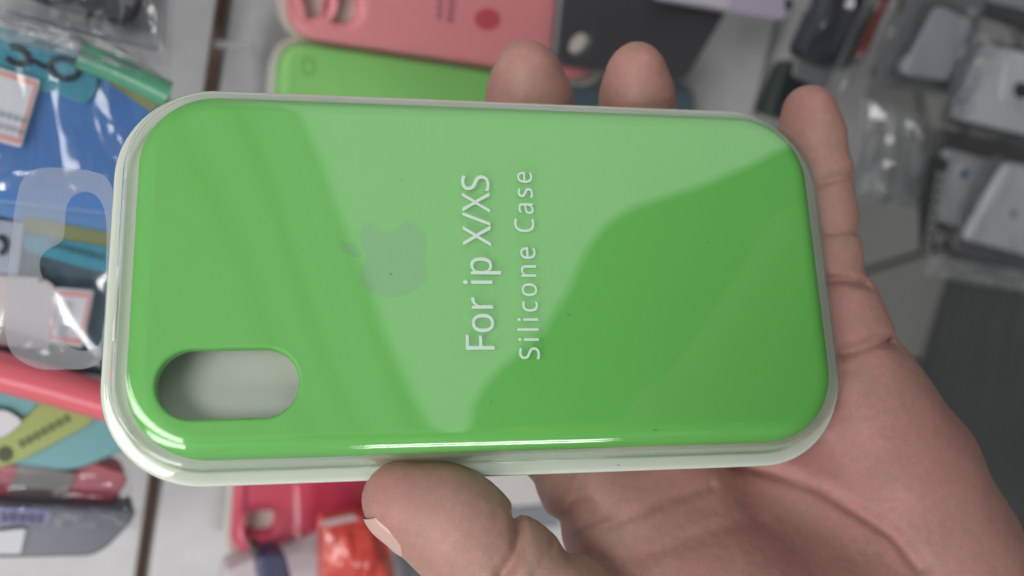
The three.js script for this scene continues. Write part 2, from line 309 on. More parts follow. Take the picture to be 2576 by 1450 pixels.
{ // white print on the lid
  const font = await new FontLoader().loadAsync('fonts/droid/droid_sans_regular.typeface.json');
  const m = mat(lin(0.56, 0.7, 0.62), 0.5);
  const line = (text, u0, v0, u1, v1, cap, name) => {
    const a = L(u0, v0, 3.1 * mm), b = L(u1, v1, 3.1 * mm), len = a.distanceTo(b), size = cap;
    const adv = (c) => (font.data.glyphs[c] || font.data.glyphs['?']).ha / font.data.resolution * size;
    let w = 0; for (const c of text) w += adv(c);
    const sp = (len - w) / (text.length - 1), list = []; let x = 0;
    for (const c of text) {
      const sh = font.generateShapes(c, size); if (sh.length) { const g = new THREE.ShapeGeometry(sh, 6); g.translate(x, 0, 0); list.push(g); } x += adv(c) + sp;
    }
    const g = join(list); g.rotateZ(Math.atan2(b.y - a.y, b.x - a.x)); g.translate(a.x, a.y, 0);
    const p = g.attributes.position; for (let i = 0; i < p.count; i++) { const X = p.getX(i) / mm, Y = p.getY(i) / mm; p.setZ(i, (3.1 - 0.22 * Math.pow(Math.abs(X) / 73, 4) - 0.16 * Math.pow(Math.abs(Y) / 36, 4) + 0.06) * mm); }
    part(name, g, m, pack);
  };
  for (const [u, v, z, a, len] of [[1649, 1083, 2.75, 1.5, 0.9], [1430, 792, 3.2, 0.9, 0.6], [984, 690, 3.2, 1.3, 0.5], [1556, 1171, -7.5, 1.2, 0.5], [628, 1056, -7.0, 0.4, 0.7], [1010, 452, 3.2, 0.2, 0.4], [1780, 610, 3.2, 2.2, 0.45], [1236, 1012, 3.2, 0.7, 0.4]]) { // lint on the plastic
    const g = new THREE.CapsuleGeometry(0.07 * mm, len * mm, 3, 6); g.rotateZ(a); const p = L(u, v, z * mm); g.translate(p.x, p.y, p.z); part('lint', g, mSpeck, pack);
  }
  line('For ip X/XS', 1244, 890, 1229, 438, 5.85 * mm, 'printed_text');
  line('Silicone Case', 1358, 908, 1337, 430, 4.2 * mm, 'printed_text');
}

// ------------------------------------------------------------------ the person who holds the pack
const J = (u, v, z, r) => { const p = L(u, v, z * mm); return [p.x / mm, p.y / mm, z, r]; };   // joint: picture point on the pack's plane z, radius (mm)
const thumbJ = { tip: J(1008, 1260, -9.5, 7.9), mid: J(1104, 1294, -9, 8.7), pad: J(1166, 1343, -9, 9.4), ip: J(1234, 1400, -9.5, 9.6), low: J(1290, 1428, -10, 10.6), mcp: J(1440, 1575, -14, 12.3), cmc: J(1820, 1800, -22, 17) };
const fingers = [
  [J(1450, 1060, -33, 11), J(1290, 760, -30, 9.8), J(1255, 560, -25.5, 9.2), J(1240, 420, -22.6, 7.6)],                              // index, behind the pack
  [J(1560, 960, -33, 11), J(1400, 560, -32, 10.4), J(1335, 305, -25, 10.4), J(1329, 240, -19.8, 10.1), J(1325, 184, -16, 7.9)],
  [J(1800, 950, -33, 10.6), J(1660, 560, -32, 9.8), J(1606, 310, -24, 9.5), J(1603, 240, -18.6, 8.9), J(1601, 180, -15.5, 7.1)],
  [J(2128, 850, -18, 11.4), J(2104, 776, -18, 10.6)],
  [J(2085, 760, -19, 8), J(2076, 655, -18, 8.3), J(2066, 540, -18.5, 8.3), J(2058, 440, -18.5, 8.1), J(2043, 345, -18, 8.0), J(2037, 282, -17, 6.9)],
];
const palm = [
  [[1400, 1090, -31, 11], [1700, 1500, -30, 18], [2300, 2060, -36, 24]],
  [[1560, 1000, -32, 12], [1900, 1500, -32, 17], [2380, 2060, -36, 24]],
  [[1820, 960, -32, 12], [2120, 1450, -31, 17], [2420, 2060, -36, 23]],
  [[2150, 955, -22, 13.2], [2172, 1020, -23, 15], [2262, 1190, -24, 17.5], [2348, 1390, -25, 19], [2390, 1700, -28, 22], [2460, 2060, -36, 22]],
].map((c) => c.map((j) => J(...j)));
const thenar = [[1560, 1600, -22, 13], [1830, 1560, -21, 18], [2080, 1640, -24, 21]].map((j) => J(...j));
const wristL = V(0, 0, 0), arm = [];
{ // forearm towards the elbow, in the frame of the pack
  const w = L(2420, 2060, -36 * mm), e = V(-0.3, EYE - 0.35, 0.16).applyMatrix4(L2W.clone().invert());
  wristL.copy(w); const m = w.clone().lerp(e, 0.28);
  arm.push([w.x / mm, w.y / mm, w.z / mm, 24], [m.x / mm, m.y / mm, m.z / mm, 29], [e.x / mm, e.y / mm, e.z / mm, 40]);
}
const creases = [
  [[[1395, 1180, -16], [1372, 1235, -17], [1385, 1290, -16]], 0.8, 1.6],                                        // [picture points with pack-plane z, depth, width] in mm
  [[[1970, 458, -10], [2060, 462, -10], [2160, 430, -10]], 1.0, 1.1], [[2010, 588, -10], [2090, 582, -10], [2165, 560, -10]].length && [[[2010, 590, -10], [2090, 584, -10], [2170, 578, -10]], 0.8, 1.0],
  [[[2040, 700, -10], [2110, 702, -10], [2180, 716, -10]], 1.6, 1.4], [[[2085, 892, -10], [2150, 880, -10], [2200, 862, -9], [2262, 852, -9]], 2.2, 1.6],
  [[[1880, 1160, -14], [1990, 1186, -12], [2126, 1235, -8], [2210, 1290, -7], [2285, 1350, -7], [2336, 1430, -7]], 1.2, 1.7],
  [[[1375, 1330, -10], [1440, 1285, -13], [1500, 1255, -15], [1590, 1215, -16]], 0.0, 1.5],
  [[[1500, 1345, -8], [1600, 1300, -12], [1700, 1255, -14], [1800, 1222, -15]], 0.7, 1.4],
  [[[1430, 1370, -12], [1460, 1310, -14], [1475, 1285, -15]], 2.0, 2.4],
  [[[1470, 1190, -17], [1450, 1240, -17], [1440, 1300, -16]], 0.8, 2.0],
  [[[1560, 1440, -5], [1700, 1380, -8], [1830, 1330, -9], [1960, 1310, -9]], 0.35, 1.6],
  [[[1306, 1296, -2], [1312, 1340, 0], [1306, 1390, 1], [1268, 1450, 1]], 1.9, 1.5], [[[1345, 1440, 0], [1400, 1370, -1]], 0.35, 1.2],
].map(([pts, d, w]) => ({ pts: pts.map(([u, v, z]) => { const p = L(u, v, z * mm); return [p.x / mm, p.y / mm]; }), d, w }));
function creased(x, y) {
  let s = 0;
  for (const c of creases) for (let i = 0; i + 1 < c.pts.length; i++) {
    const a = c.pts[i], b = c.pts[i + 1]; if (Math.min(Math.abs(x - a[0]) + Math.abs(y - a[1]), Math.abs(x - b[0]) + Math.abs(y - b[1])) > 40) continue;
    const bx = b[0] - a[0], by = b[1] - a[1], t = Math.max(0, Math.min(1, ((x - a[0]) * bx + (y - a[1]) * by) / (bx * bx + by * by)));
    const q = Math.hypot(x - a[0] - bx * t, y - a[1] - by * t) / c.w; if (q < 3) s = Math.max(s, c.d * Math.exp(-q * q));
  }
  return s;
}
const NOTHUMB = 3.2;
function handField(p) {
  let d = 1e9;
  for (const c of palm) d = smin(d, chain(p, c, 6), 9);
  d = smin(d, chain(p, thenar, 8), 9);
  for (const [i, f] of fingers.entries()) d = smin(d, chain(p, f, 3), i > 2 ? 1.8 : 4.5);
  const thumb = chain(p, [thumbJ.tip, thumbJ.mid, thumbJ.pad, thumbJ.ip], 7);
  const base = chain(p, [thumbJ.low, thumbJ.mcp, thumbJ.cmc], 6);
  d = smin(d, smin(thumb, base, 1.6), NOTHUMB);
  d = smin(d, chain(p, arm, 10), 12);
  if (Math.abs(d) < 4) d += creased(p[0], p[1]) + 0.25 * noise.noise(p[0] / 9, p[1] / 9, p[2] / 9) + 0.08 * noise.noise(p[0] / 2.2, p[1] / 2.2, p[2] / 2.2);
  return d;
}
const skinTex = texture(512, (x, y) => {
  const a = tile(x, y, 5, 0.4), b = tile(x, y, 16, 5.1), c = tile(x, y, 60, 9.3), f = 0.93 + 0.05 * a + 0.045 * b + 0.05 * c;
  return [clamp8(232 * f + 6 * b), clamp8(226 * f - 8 * a - 6 * b), clamp8(224 * f - 6 * a - 4 * b)];
}, true);
const poreTex = texture(512, (x, y) => {
  const r = Math.sin((x * 60 + 1.2 * tile(x, y, 5, 3.1) * 3 + y * 10) * Math.PI * 2), n = 128 + 30 * tile(x, y, 40, 6.6) + 34 * tile(x, y, 90, 1.6) + 5 * r; return [clamp8(n), clamp8(n), clamp8(n)];
});
const mSkin = mat(lin(0.58, 0.36, 0.30), 0.5, { map: skinTex, bumpMap: poreTex, bumpScale: 0.00012, vertexColors: true, sheen: 0.25, sheenColor: lin(0.9, 0.6, 0.5), sheenRoughness: 0.6, specularIntensity: 0.7 });
const person = thing('person', 'person holding the pack in the left palm, dark ribbed trousers behind the hand', 'person', V(0.05, 0, 0.42));
const base = person.position.clone();
function bodyGeo(g, toW) {                                // mm or m in its own frame -> person's frame
  if (toW) g.applyMatrix4(toW); g.translate(-base.x, -base.y, -base.z); return g;
}
const pads = [[...fingers[1][4], 12], [...fingers[2][4], 11], [...fingers[4][5], 12], [...thumbJ.tip, 15], [...J(2120, 790, -6, 1), 14], [...J(2200, 1250, -6, 1), 34], [...J(1950, 1450, -5, 1), 34]];
function skinColours(g) {                                 // redder skin on finger pads and mounds, in the frame of the pack (mm)
  const p = g.attributes.position, c = new Float32Array(p.count * 3), uv = new Float32Array(p.count * 2);
  for (let i = 0; i < p.count; i++) {
    const x = p.getX(i), y = p.getY(i), z = p.getZ(i); let k = 0;
    for (const q of pads) k = Math.max(k, Math.exp(-((x - q[0]) ** 2 + (y - q[1]) ** 2 + (z - q[2]) ** 2) / (q[4] * q[4])));
    k = k * 1.0 + 0.34 * noise.noise(x / 13, y / 13, z / 13 + 4) + 0.13 * noise.noise(x / 5, y / 5, z / 5) + 0.08 * noise.noise(x / 1.8, y / 1.8, z / 1.8);
    c.set([1.0 + 0.04 * k, 1 - 0.15 * k, 1 - 0.06 * k], i * 3); uv.set([x / 30, y / 30], i * 2);
  }
  g.setAttribute('color', new THREE.BufferAttribute(c, 3)); g.setAttribute('uv', new THREE.BufferAttribute(uv, 2)); return g;
}
const handGeo = skinColours(nets(handField, [-36, -128, -72], [132, 62, 8], 0.85));
handGeo.applyMatrix4(new THREE.Matrix4().makeScale(mm, mm, mm)); bodyGeo(handGeo, L2W);

// torso, head, other arm: behind the lens, seen only as the dark shape mirrored in the lid (world metres, y from the lens)
const HEAD = V(0.06, 0.27, 0.46);
function headField(q) {
  const x = q[0] - HEAD.x, y = q[1] - HEAD.y, z = q[2] - HEAD.z;                     // looks towards -z, a little down
  const e = (cx, cy, cz, rx, ry, rz) => { const a = (x - cx) / rx, b = (y - cy) / ry, c = (z - cz) / rz, l = Math.hypot(a, b, c); return (l - 1) * Math.min(rx, ry, rz); };
  let d = smin(e(0, 0.03, 0.015, 0.076, 0.092, 0.096), e(0, -0.045, -0.02, 0.058, 0.07, 0.072), 0.03);
  d = smin(d, cone([x, y, z], [0, 0.015, -0.085, 0.008], [0, -0.025, -0.105, 0.013]), 0.015);                       // nose
  for (const s of [-1, 1]) { d = Math.max(d, -e(s * 0.031, 0.012, -0.092, 0.016, 0.011, 0.012)); d = smin(d, e(s * 0.031, 0.012, -0.078, 0.012, 0.011, 0.012), 0.003); d = smin(d, e(s * 0.078, 0, 0.015, 0.011, 0.032, 0.02), 0.006); }
  d = smin(d, e(0, -0.058, -0.087, 0.026, 0.007, 0.01), 0.006); d = Math.max(d, -e(0, -0.058, -0.1, 0.024, 0.0016, 0.01));
  return smin(d, cone([x, y, z], [0, -0.06, 0.03, 0.055], [0, -0.18, 0.05, 0.062]), 0.03);
}
function extra(g) { const n = g.attributes.position.count, c = new Float32Array(n * 3).fill(1), uv = new Float32Array(n * 2), p = g.attributes.position; for (let i = 0; i < n; i++) { uv[2 * i] = (p.getX(i) + p.getZ(i)) / 0.03; uv[2 * i + 1] = p.getY(i) / 0.03; } g.setAttribute('color', new THREE.BufferAttribute(c, 3)); g.setAttribute('uv', new THREE.BufferAttribute(uv, 2)); return g; }
const up = new THREE.Matrix4().makeTranslation(0, EYE, 0);
const headGeo = bodyGeo(extra(nets(headField, [HEAD.x - 0.11, HEAD.y - 0.2, HEAD.z - 0.14], [HEAD.x + 0.11, HEAD.y + 0.14, HEAD.z + 0.14], 0.004)), up);
// right hand round the phone's lower half
const PH = (x, y, z) => { const p = toWorld(V(x, y, z)).sub(V(0, EYE, 0)); return [p.x, p.y, p.z]; };
const grip = [
  [[...PH(0.135, 0.025, 0.03), 0.014], [...PH(0.09, 0.022, 0.026), 0.013]], [[...PH(0.12, -0.02, 0.034), 0.013], [...PH(0.15, 0.03, 0.03), 0.015]],
  [[...PH(0.085, 0.026, 0.02), 0.0095], [...PH(0.08, 0.012, -0.008), 0.0085], [...PH(0.08, -0.02, -0.009), 0.0075]], [[...PH(0.105, 0.028, 0.02), 0.0095], [...PH(0.102, 0.012, -0.008), 0.0088], [...PH(0.1, -0.026, -0.009), 0.0075]],
  [[...PH(0.125, 0.028, 0.02), 0.0092], [...PH(0.122, 0.012, -0.008), 0.0085], [...PH(0.12, -0.02, -0.009), 0.0072]], [[...PH(0.145, 0.028, 0.02), 0.0085], [...PH(0.142, 0.01, -0.006), 0.0075], [...PH(0.139, -0.012, -0.008), 0.0065]],
  [[...PH(0.12, -0.01, 0.034), 0.012], [...PH(0.085, -0.035, 0.024), 0.0105], [...PH(0.055, -0.045, 0.021), 0.0085]],
];
const elbow = [0.46, -0.3, 0.34, 0.045], wristR = [...PH(0.19, 0.05, 0.05), 0.026];
const gripField = (q) => { let d = cone(q, [...PH(0.14, 0.02, 0.034), 0.02], wristR); for (const c of grip) d = smin(d, chain(q, c, 0.004), 0.006); return smin(d, cone(q, wristR, elbow), 0.015); };
const bb = (list, m) => [[0, 1, 2].map((i) => Math.min(...list.map((p) => p[i])) - m), [0, 1, 2].map((i) => Math.max(...list.map((p) => p[i])) + m)];
const gb = bb([...grip.flat(), wristR, elbow], 0.05);
const gripGeo = bodyGeo(extra(nets(gripField, gb[0], gb[1], 0.004)), up);
part('body', mergeGeometries([handGeo, headGeo, gripGeo]), mSkin, person);
{
  const hair = (q) => { const x = q[0] - HEAD.x, y = q[1] - HEAD.y, z = q[2] - HEAD.z, a = Math.hypot(x / 0.084, (y - 0.035) / 0.1, (z - 0.022) / 0.105); return Math.max((a - 1) * 0.08 + 0.004 * noise.noise(q[0] * 90, q[1] * 90, q[2] * 90), 0.02 - y * 0.5 - (z + 0.02) * 0.8); };
  part('hair', bodyGeo(nets(hair, [HEAD.x - 0.12, HEAD.y - 0.12, HEAD.z - 0.14], [HEAD.x + 0.12, HEAD.y + 0.17, HEAD.z + 0.16], 0.006), up), mat(lin(0.02, 0.016, 0.014), 0.6), person);
  const el = V(-0.3, -0.35, 0.16), torso = [[0.06, 0.04, 0.47, 0.075], [0.13, -0.18, 0.52, 0.23], [0.14, -0.42, 0.53, 0.25]];
  const mid = V(0, 0, 0).copy(wristL).applyMatrix4(L2W).sub(V(0, EYE, 0)).lerp(el, 0.45);
  const limbs = [[[-0.1, 0.0, 0.47, 0.075], [-0.19, -0.08, 0.42, 0.07], [el.x, el.y, el.z, 0.055], [mid.x, mid.y, mid.z, 0.043]], [[0.16, 0.02, 0.47, 0.07], [0.27, -0.02, 0.43, 0.082], [0.395, -0.14, 0.41, 0.112], [0.48, -0.32, 0.36, 0.085], [0.40, -0.27, 0.28, 0.055]]];
  const shirt = (q) => { let d = chain([q[0], q[1], q[2]], torso, 0.05); for (const l of limbs) d = smin(d, chain(q, l, 0.03), 0.05); return d + 0.004 * noise.noise(q[0] * 16, q[1] * 30, q[2] * 16); };
  part('shirt', bodyGeo(nets(shirt, [-0.42, -0.6, -0.02], [0.6, 0.16, 0.7], 0.012), up), mat(lin(0.075, 0.085, 0.11), 0.9), person);
  // squatting legs in ribbed trousers; the left knee shows beside the hand
  const wp = (u, v, d) => { const p = toWorld(P(u, v, d)); return [p.x, p.y - EYE, p.z]; };
  const kneeA = wp(2700, 480, 0.66), kneeB = wp(2520, 1330, 0.56);
  const thigh = [[...kneeA, 0.062], [...kneeB, 0.066], [-0.12, -0.42, 0.2, 0.085], [-0.03, -0.52, 0.46, 0.11]];
  const shinL = [[...kneeA, 0.062], [kneeA[0] + 0.02, -0.7, kneeA[2] + 0.2, 0.045]];
  const thighR = [[0.12, -0.52, 0.46, 0.11], [0.4, -0.45, 0.16, 0.075], [0.42, -0.7, 0.28, 0.05]];
  const ax = V(...kneeB).sub(V(...kneeA)).normalize(), n1 = V(0, 0, 0).crossVectors(ax, V(0, 1, 0)).normalize(), n2 = V(0, 0, 0).crossVectors(ax, n1);
  const legs = (q) => {
    let d = smin(chain(q, thigh, 0.04), Math.min(chain(q, shinL, 0.02), chain(q, thighR, 0.04)), 0.04);
    return d;
  };
  const ribbed = (q) => {
    let d = cone(q, thigh[0], thigh[1]) - 0.0015;
    if (Math.abs(d) < 0.02) { const r = V(q[0], q[1], q[2]).sub(V(...kneeA)), a = Math.atan2(r.dot(n2), r.dot(n1)); d += 0.0032 * Math.cos(a * 26) + 0.004 * noise.noise(q[0] * 14, q[1] * 14, q[2] * 14); }
    return d;
  };
  const kb = bb([kneeA, kneeB], 0.085);
  part('trousers', mergeGeometries([bodyGeo(nets(legs, [-0.4, -0.78, -0.42], [0.56, -0.26, 0.64], 0.0085, 2), up), bodyGeo(nets(ribbed, kb[0], kb[1], 0.0027, 2), up)]), mat(lin(0.07, 0.074, 0.076), 0.95, { sheen: 0.4, sheenColor: lin(0.3, 0.3, 0.3) }), person);
}
{ // thumbnail: a thin curved plate on the far side of the thumb tip
  const a = V(thumbJ.ip[0], thumbJ.ip[1], thumbJ.ip[2]), b = V(thumbJ.tip[0], thumbJ.tip[1], thumbJ.tip[2]), t = b.clone().sub(a).normalize();
  const side = V(-t.y, t.x, 0).normalize(); if (side.y > 0) side.negate();            // towards the lower edge of the picture
  const nn = side.clone().multiplyScalar(0.97).add(V(0, 0, -0.14)).addScaledVector(t, 0.16).normalize(); const s = V(0, 0, 0).crossVectors(t, nn).normalize();
  if (s.z < 0) s.negate();
  const lay = (o) => { const rows = []; for (let i = 0; i <= 14; i++) { const k = i / 14, row = []; for (let j = -10; j <= 10; j++) {
    const th = j / 10 * 0.92, edge = Math.abs(j / 10), l = -1 + 13.2 * k - 1.6 * edge * edge * (k > 0.5 ? (k - 0.5) * 2 : 0) + 1.8 * edge * edge * (k < 0.5 ? (0.5 - k) * 2 : 0);
    const c = b.clone().addScaledVector(t, l - 8.6), dir = nn.clone().multiplyScalar(Math.cos(th)).addScaledVector(s, Math.sin(th)); let r = 3;
    for (let q = 0; q < 30; q++) { const x = c.clone().addScaledVector(dir, r); r -= handField([x.x, x.y, x.z]) * 0.8; }     // lies on the thumb's own surface
    row.push(c.addScaledVector(dir, r + o + 0.25 * k * k - 0.62 * edge ** 4 * (1 - 0.5 * k) - 0.6 * Math.max(0, 0.3 - k) / 0.3)); } rows.push(row); } return rows; };
  const outer = lay(0.28), inner = lay(-0.35), loop = (rows) => rows.map((r, i) => [...r, ...inner[i].slice().reverse()]);
  const g = skin(loop(outer)); g.applyMatrix4(new THREE.Matrix4().makeScale(mm, mm, mm)); bodyGeo(g, L2W);
  part('thumbnail', g, mat(lin(0.585, 0.37, 0.325), 0.32, { clearcoat: 0.3, clearcoatRoughness: 0.3, side: THREE.DoubleSide }), person);
}
{ // the photographer's phone, lens side towards the display
  const t = thing('smartphone', 'dark smartphone held upright by the photographer, behind the viewpoint', 'phone'); t.applyMatrix4(C2W);
  const s = new THREE.Shape(roundRect(0.08, 0.0375, 0.009)); const g = new THREE.ExtrudeGeometry(s, { depth: 0.006, bevelEnabled: true, bevelSize: 0.001, bevelThickness: 0.001, bevelSegments: 3 }); g.translate(0.058, -0.0215, 0.006);
  part('housing', g, mat(lin(0.03, 0.03, 0.035), 0.4), t);
  for (const x of [-0.002, 0.018]) { const r = new THREE.TorusGeometry(0.0065, 0.0012, 8, 28); r.translate(x, 0, 0.0045); part('lens_ring', r, mat(lin(0.05, 0.05, 0.05), 0.3, { metalness: 0.6 }), t); }
}

// ------------------------------------------------------------------ goods hanging on the display wall
const V2 = (u, v, h) => { const p = W(u, v, h); return new THREE.Vector2(p.x, p.y); };
const outline = (px, h) => { let q = px.map(([u, v]) => V2(u, v, h)); if (THREE.ShapeUtils.area(q) < 0) q = q.reverse(); return q; };
function slabGeo(px, h, t, r, holes = [], bevel = 0.0012) { // front face at h before the wall, thickness t, corners r
  const s = roundPoly(outline(px, h), r);
  for (const [hp, hr] of holes) s.holes.push(new THREE.Path(roundPoly(outline(hp, h), hr).getPoints(8)));
  const b = Math.min(bevel, t * 0.4), g = new THREE.ExtrudeGeometry(s, { depth: Math.max(t - 2 * b, 0.0001), bevelEnabled: b > 0.00005, bevelSize: b, bevelOffset: -b, bevelThickness: b, bevelSegments: 3, curveSegments: 8 });
  g.translate(0, 0, WALL + h - t + b); return g;
}
function centred(t, o) { o.geometry.translate(-t.position.x, -t.position.y, -t.position.z); return o; }
const spot = (px, h) => { const c = px.reduce((s, [u, v]) => [s[0] + u / px.length, s[1] + v / px.length], [0, 0]); return W(c[0], c[1], h); };
const slab = (t, name, px, h, th, r, m, holes, bevel, under) => centred(t, part(name, planar(slabGeo(px, h, th, r, holes, bevel), 0.05), m, under || t));
const grow = (px, k) => { const c = px.reduce((s, [u, v]) => [s[0] + u / px.length, s[1] + v / px.length], [0, 0]); return px.map(([u, v]) => { const l = Math.hypot(u - c[0], v - c[1]); return [u + (u - c[0]) / l * k, v + (v - c[1]) / l * k]; }); };
const mFilm = new THREE.MeshPhysicalMaterial({ color: lin(0.93, 0.94, 0.95), roughness: 0.12, transmission: 1, thickness: 0, ior: 1.6, side: THREE.DoubleSide });
const mMilky = new THREE.MeshPhysicalMaterial({ color: lin(0.82, 0.83, 0.84), roughness: 0.3, transmission: 0.72, thickness: 0, ior: 1.5, side: THREE.DoubleSide });
const plastic = (r, g, b, rough = 0.45) => mat(lin(r, g, b), rough, { clearcoat: 0.35, clearcoatRoughness: 0.25, bumpMap: grainTex, bumpScale: 0.00015 });
const mLabel = mat(lin(0.66, 0.67, 0.72), 0.6), mPink = mat(lin(0.72, 0.36, 0.34), 0.6), mInk = mat(lin(0.03, 0.035, 0.05), 0.6);
// a loose film bag: a wrinkled sheet over four picture corners, bulging from the wall
function film(t, name, px, h, amp, m = mFilm, freq = 5, s0 = 1) {
  const [a, b, c, d] = px.map(([u, v]) => W(u, v, h)), n = 46, pos = [], idx = [];
  for (let j = 0; j <= n; j++) for (let i = 0; i <= n; i++) {
    const x = i / n, y = j / n, p = a.clone().lerp(b, x).lerp(d.clone().lerp(c, x), y), e = Math.min(1, 6 * Math.min(x, 1 - x, y, 1 - y) + 0.15);
    const f = freq * 0.55, w = Math.abs(noise.noise(x * f + s0 * 3.1, y * f * 0.5, s0)) * 0.9 + 0.22 * Math.abs(noise.noise(x * f * 2.4 + y, y * f * 0.8 + s0, 5.5));
    p.z += amp * e * w; pos.push(p.x, p.y, p.z);
  }
  for (let j = 0; j < n; j++) for (let i = 0; i < n; i++) { const q = j * (n + 1) + i; idx.push(q, q + 1, q + n + 2, q, q + n + 2, q + n + 1); }
  const g = new THREE.BufferGeometry(); g.setAttribute('position', new THREE.Float32BufferAttribute(pos, 3)); g.setIndex(idx); g.computeVertexNormals();
  return centred(t, part(name, g, m, t));
}
const bar = (t, name, px, h, r, m) => { const q = px.map(([u, v]) => W(u, v, h)); return centred(t, part(name, new THREE.TubeGeometry(new THREE.CatmullRomCurve3(q), 24, r, 10, false), m, t)); };
function sticker(t, px, h) {
  const st = slab(t, 'price_sticker', px, h, 0.0005, 0.001, mLabel, [], 0);
  const c = grow(px, -9), i = grow(px, -24); slab(t, 'sticker_border', c, h + 0.0004, 0.0003, 0.0005, mPink, [[i, 0.0004]], 0, st);
}
function marks(t, name, n, a, b, size, h, m, aspect = 1.2) { // a row of printed characters between two picture points
  const list = [];
  for (let k = 0; k < n; k++) {
    const u = a[0] + (b[0] - a[0]) * (k + 0.5) / n, v = a[1] + (b[1] - a[1]) * (k + 0.5) / n, dx = (b[0] - a[0]) / n * 0.34, dy = (b[1] - a[1]) / n * 0.34, L0 = Math.hypot(dx, dy) || 1, px = -dy / L0 * size / 2, py = dx / L0 * size / 2;
    const o = [[u - dx - px, v - dy - py], [u + dx - px, v + dy - py], [u + dx + px, v + dy + py], [u - dx + px, v - dy + py]];
    list.push(slabGeo(o, h, 0.0002, 0.001, [[grow(o, -Math.min(size, Math.hypot(dx, dy) * 2) * 0.33), 0.0004]], 0));
  }
  return centred(t, part(name, join(list), m, t));
}
function blister(name, label, px, h, colour, holes, r, o = {}) {
  const t = thing(name, label, 'package', spot(px, h), 'phone case packs on the display wall');
  slab(t, 'tray', grow(px, o.rim ?? 34), h - 0.008, 0.006, r * 1.35, mTrayBg, [], 0.001);
  slab(t, 'case', px, h, 0.0105, r, colour, holes, 0.003);
  if (holes.length) slab(t, 'insert', grow(px, -20), h - 0.0065, 0.001, r, mTrayBg, [], 0);
  slab(t, 'lid', grow(px, 16), h + 0.003, 0.012, r * 1.15, mLidBg, [], 0.003);
  return t;
}
const mTrayBg = mat(lin(0.62, 0.58, 0.52), 0.4), mLidBg = new THREE.MeshPhysicalMaterial({ color: lin(0.98, 0.98, 0.98), roughness: 0.05, transmission: 1, thickness: 0, ior: 1.55, side: THREE.DoubleSide });
const circle = (u, v, ru, rv = ru, a = 0) => Array.from({ length: 10 }, (_, i) => { const t = i / 10 * Math.PI * 2, x = ru * Math.cos(t), y = rv * Math.sin(t); return [u + x * Math.cos(a) - y * Math.sin(a), v + x * Math.sin(a) + y * Math.cos(a)]; });

{ // packs above the hand
  const pk = blister('blister_pack', 'pink phone case in a clear pack, above the green one', [[736, -330], [1560, -215], [1500, 208], [728, 92]], 0.03, plastic(0.84, 0.31, 0.34), [[circle(790, 6, 42, 40), 0.02], [circle(868, 20, 42, 42), 0.02]], 0.013);  // pink lightened: some of the lid's ceiling reflection is in the base colour
  slab(pk, 'round_emblem', circle(1226, 48, 34, 28), 0.0303, 0.0004, 0.004, mat(lin(0.62, 0.1, 0.13), 0.5), [], 0);
  marks(pk, 'printed_text', 6, [1142, -60], [1132, 58], 16, 0.0305, mat(lin(0.3, 0.14, 0.16), 0.5)); marks(pk, 'printed_text', 5, [1112, -60], [1104, 50], 12, 0.0305, mat(lin(0.3, 0.14, 0.16), 0.5));
  const gp = blister('blister_pack', 'green phone case in a clear pack on the wall, below the pink one', [[712, 100], [1400, 204], [1370, 560], [690, 470]], 0.028, plastic(0.25, 0.6, 0.17), [], 0.011);  // green paled to carry the reflections on its clear lid
  slab(gp, 'round_emblem', circle(775, 168, 20, 24), 0.0283, 0.0004, 0.002, plastic(0.2, 0.47, 0.15), [[circle(775, 168, 13, 16), 0.001]], 0);
  blister('blister_pack', 'slate blue phone case in a pack, its corner right of the ring finger', [[1425, 186], [1758, 212], [1745, 470], [1400, 440]], 0.02, plastic(0.11, 0.16, 0.2), [], 0.012, { rim: 12 });
  const hk = thing('hook', 'clear acrylic hook in the brown groove of the wall', 'hook', W(556, 115, 0.01));
  slab(hk, 'back_plate', [[536, 92], [572, 94], [570, 150], [534, 146]], 0.006, 0.003, 0.002, mLidBg); slab(hk, 'peg', [[580, 104], [640, 100], [642, 128], [580, 126]], 0.03, 0.03, 0.004, mMilky);
}
{ // dark cases top middle
  const t = thing('black_case', 'dark grey phone case with a pale lens opening, behind the two fingertips', 'phone case', spot([[1400, 0], [1833, 33], [1725, 202], [1401, 150]], 0.03));
  slab(t, 'shell', [[1425, -160], [1905, -95], [1728, 205], [1392, 160]], 0.0385, 0.005, 0.006, plastic(0.07, 0.068, 0.078), [[circle(1457, 108, 30, 19, -0.9), 0.01]], 0.002);
  slab(t, 'insert', [[1412, 60], [1506, 60], [1500, 148], [1400, 148]], 0.0368, 0.002, 0.002, mTrayBg);
  const b = thing('clear_case', 'clear phone case edge with brown strips, between pink pack and dark case', 'phone case', W(1370, 60, 0.03));
  for (const [a, c, m] of [[1322, 1340, mMilky], [1352, 1362, plastic(0.16, 0.11, 0.1)], [1374, 1396, mMilky], [1404, 1416, plastic(0.12, 0.1, 0.1)]]) slab(b, 'edge_strip', [[a + 20, -120], [c + 20, -120], [c - 22, 165], [a - 22, 165]], 0.024 + (a % 7) * 0.0008, 0.006, 0.002, m);
  const l = thing('lilac_pack', 'pale lilac pack at the top edge above the dark case', 'package', W(1900, 0, 0.05));
  slab(l, 'body', [[1640, -140], [2060, -140], [1976, 54], [1900, 42], [1832, 30], [1660, 2]], 0.046, 0.006, 0.004, plastic(0.55, 0.47, 0.62)); slab(l, 'white_panel', [[1650, -130], [1860, -130], [1836, 26], [1664, -2]], 0.047, 0.002, 0.002, mat(lin(0.66, 0.62, 0.7), 0.5));
  slab(l, 'round_emblem', circle(1985, 10, 10, 16), 0.0466, 0.0004, 0.002, mInk, [], 0);
}
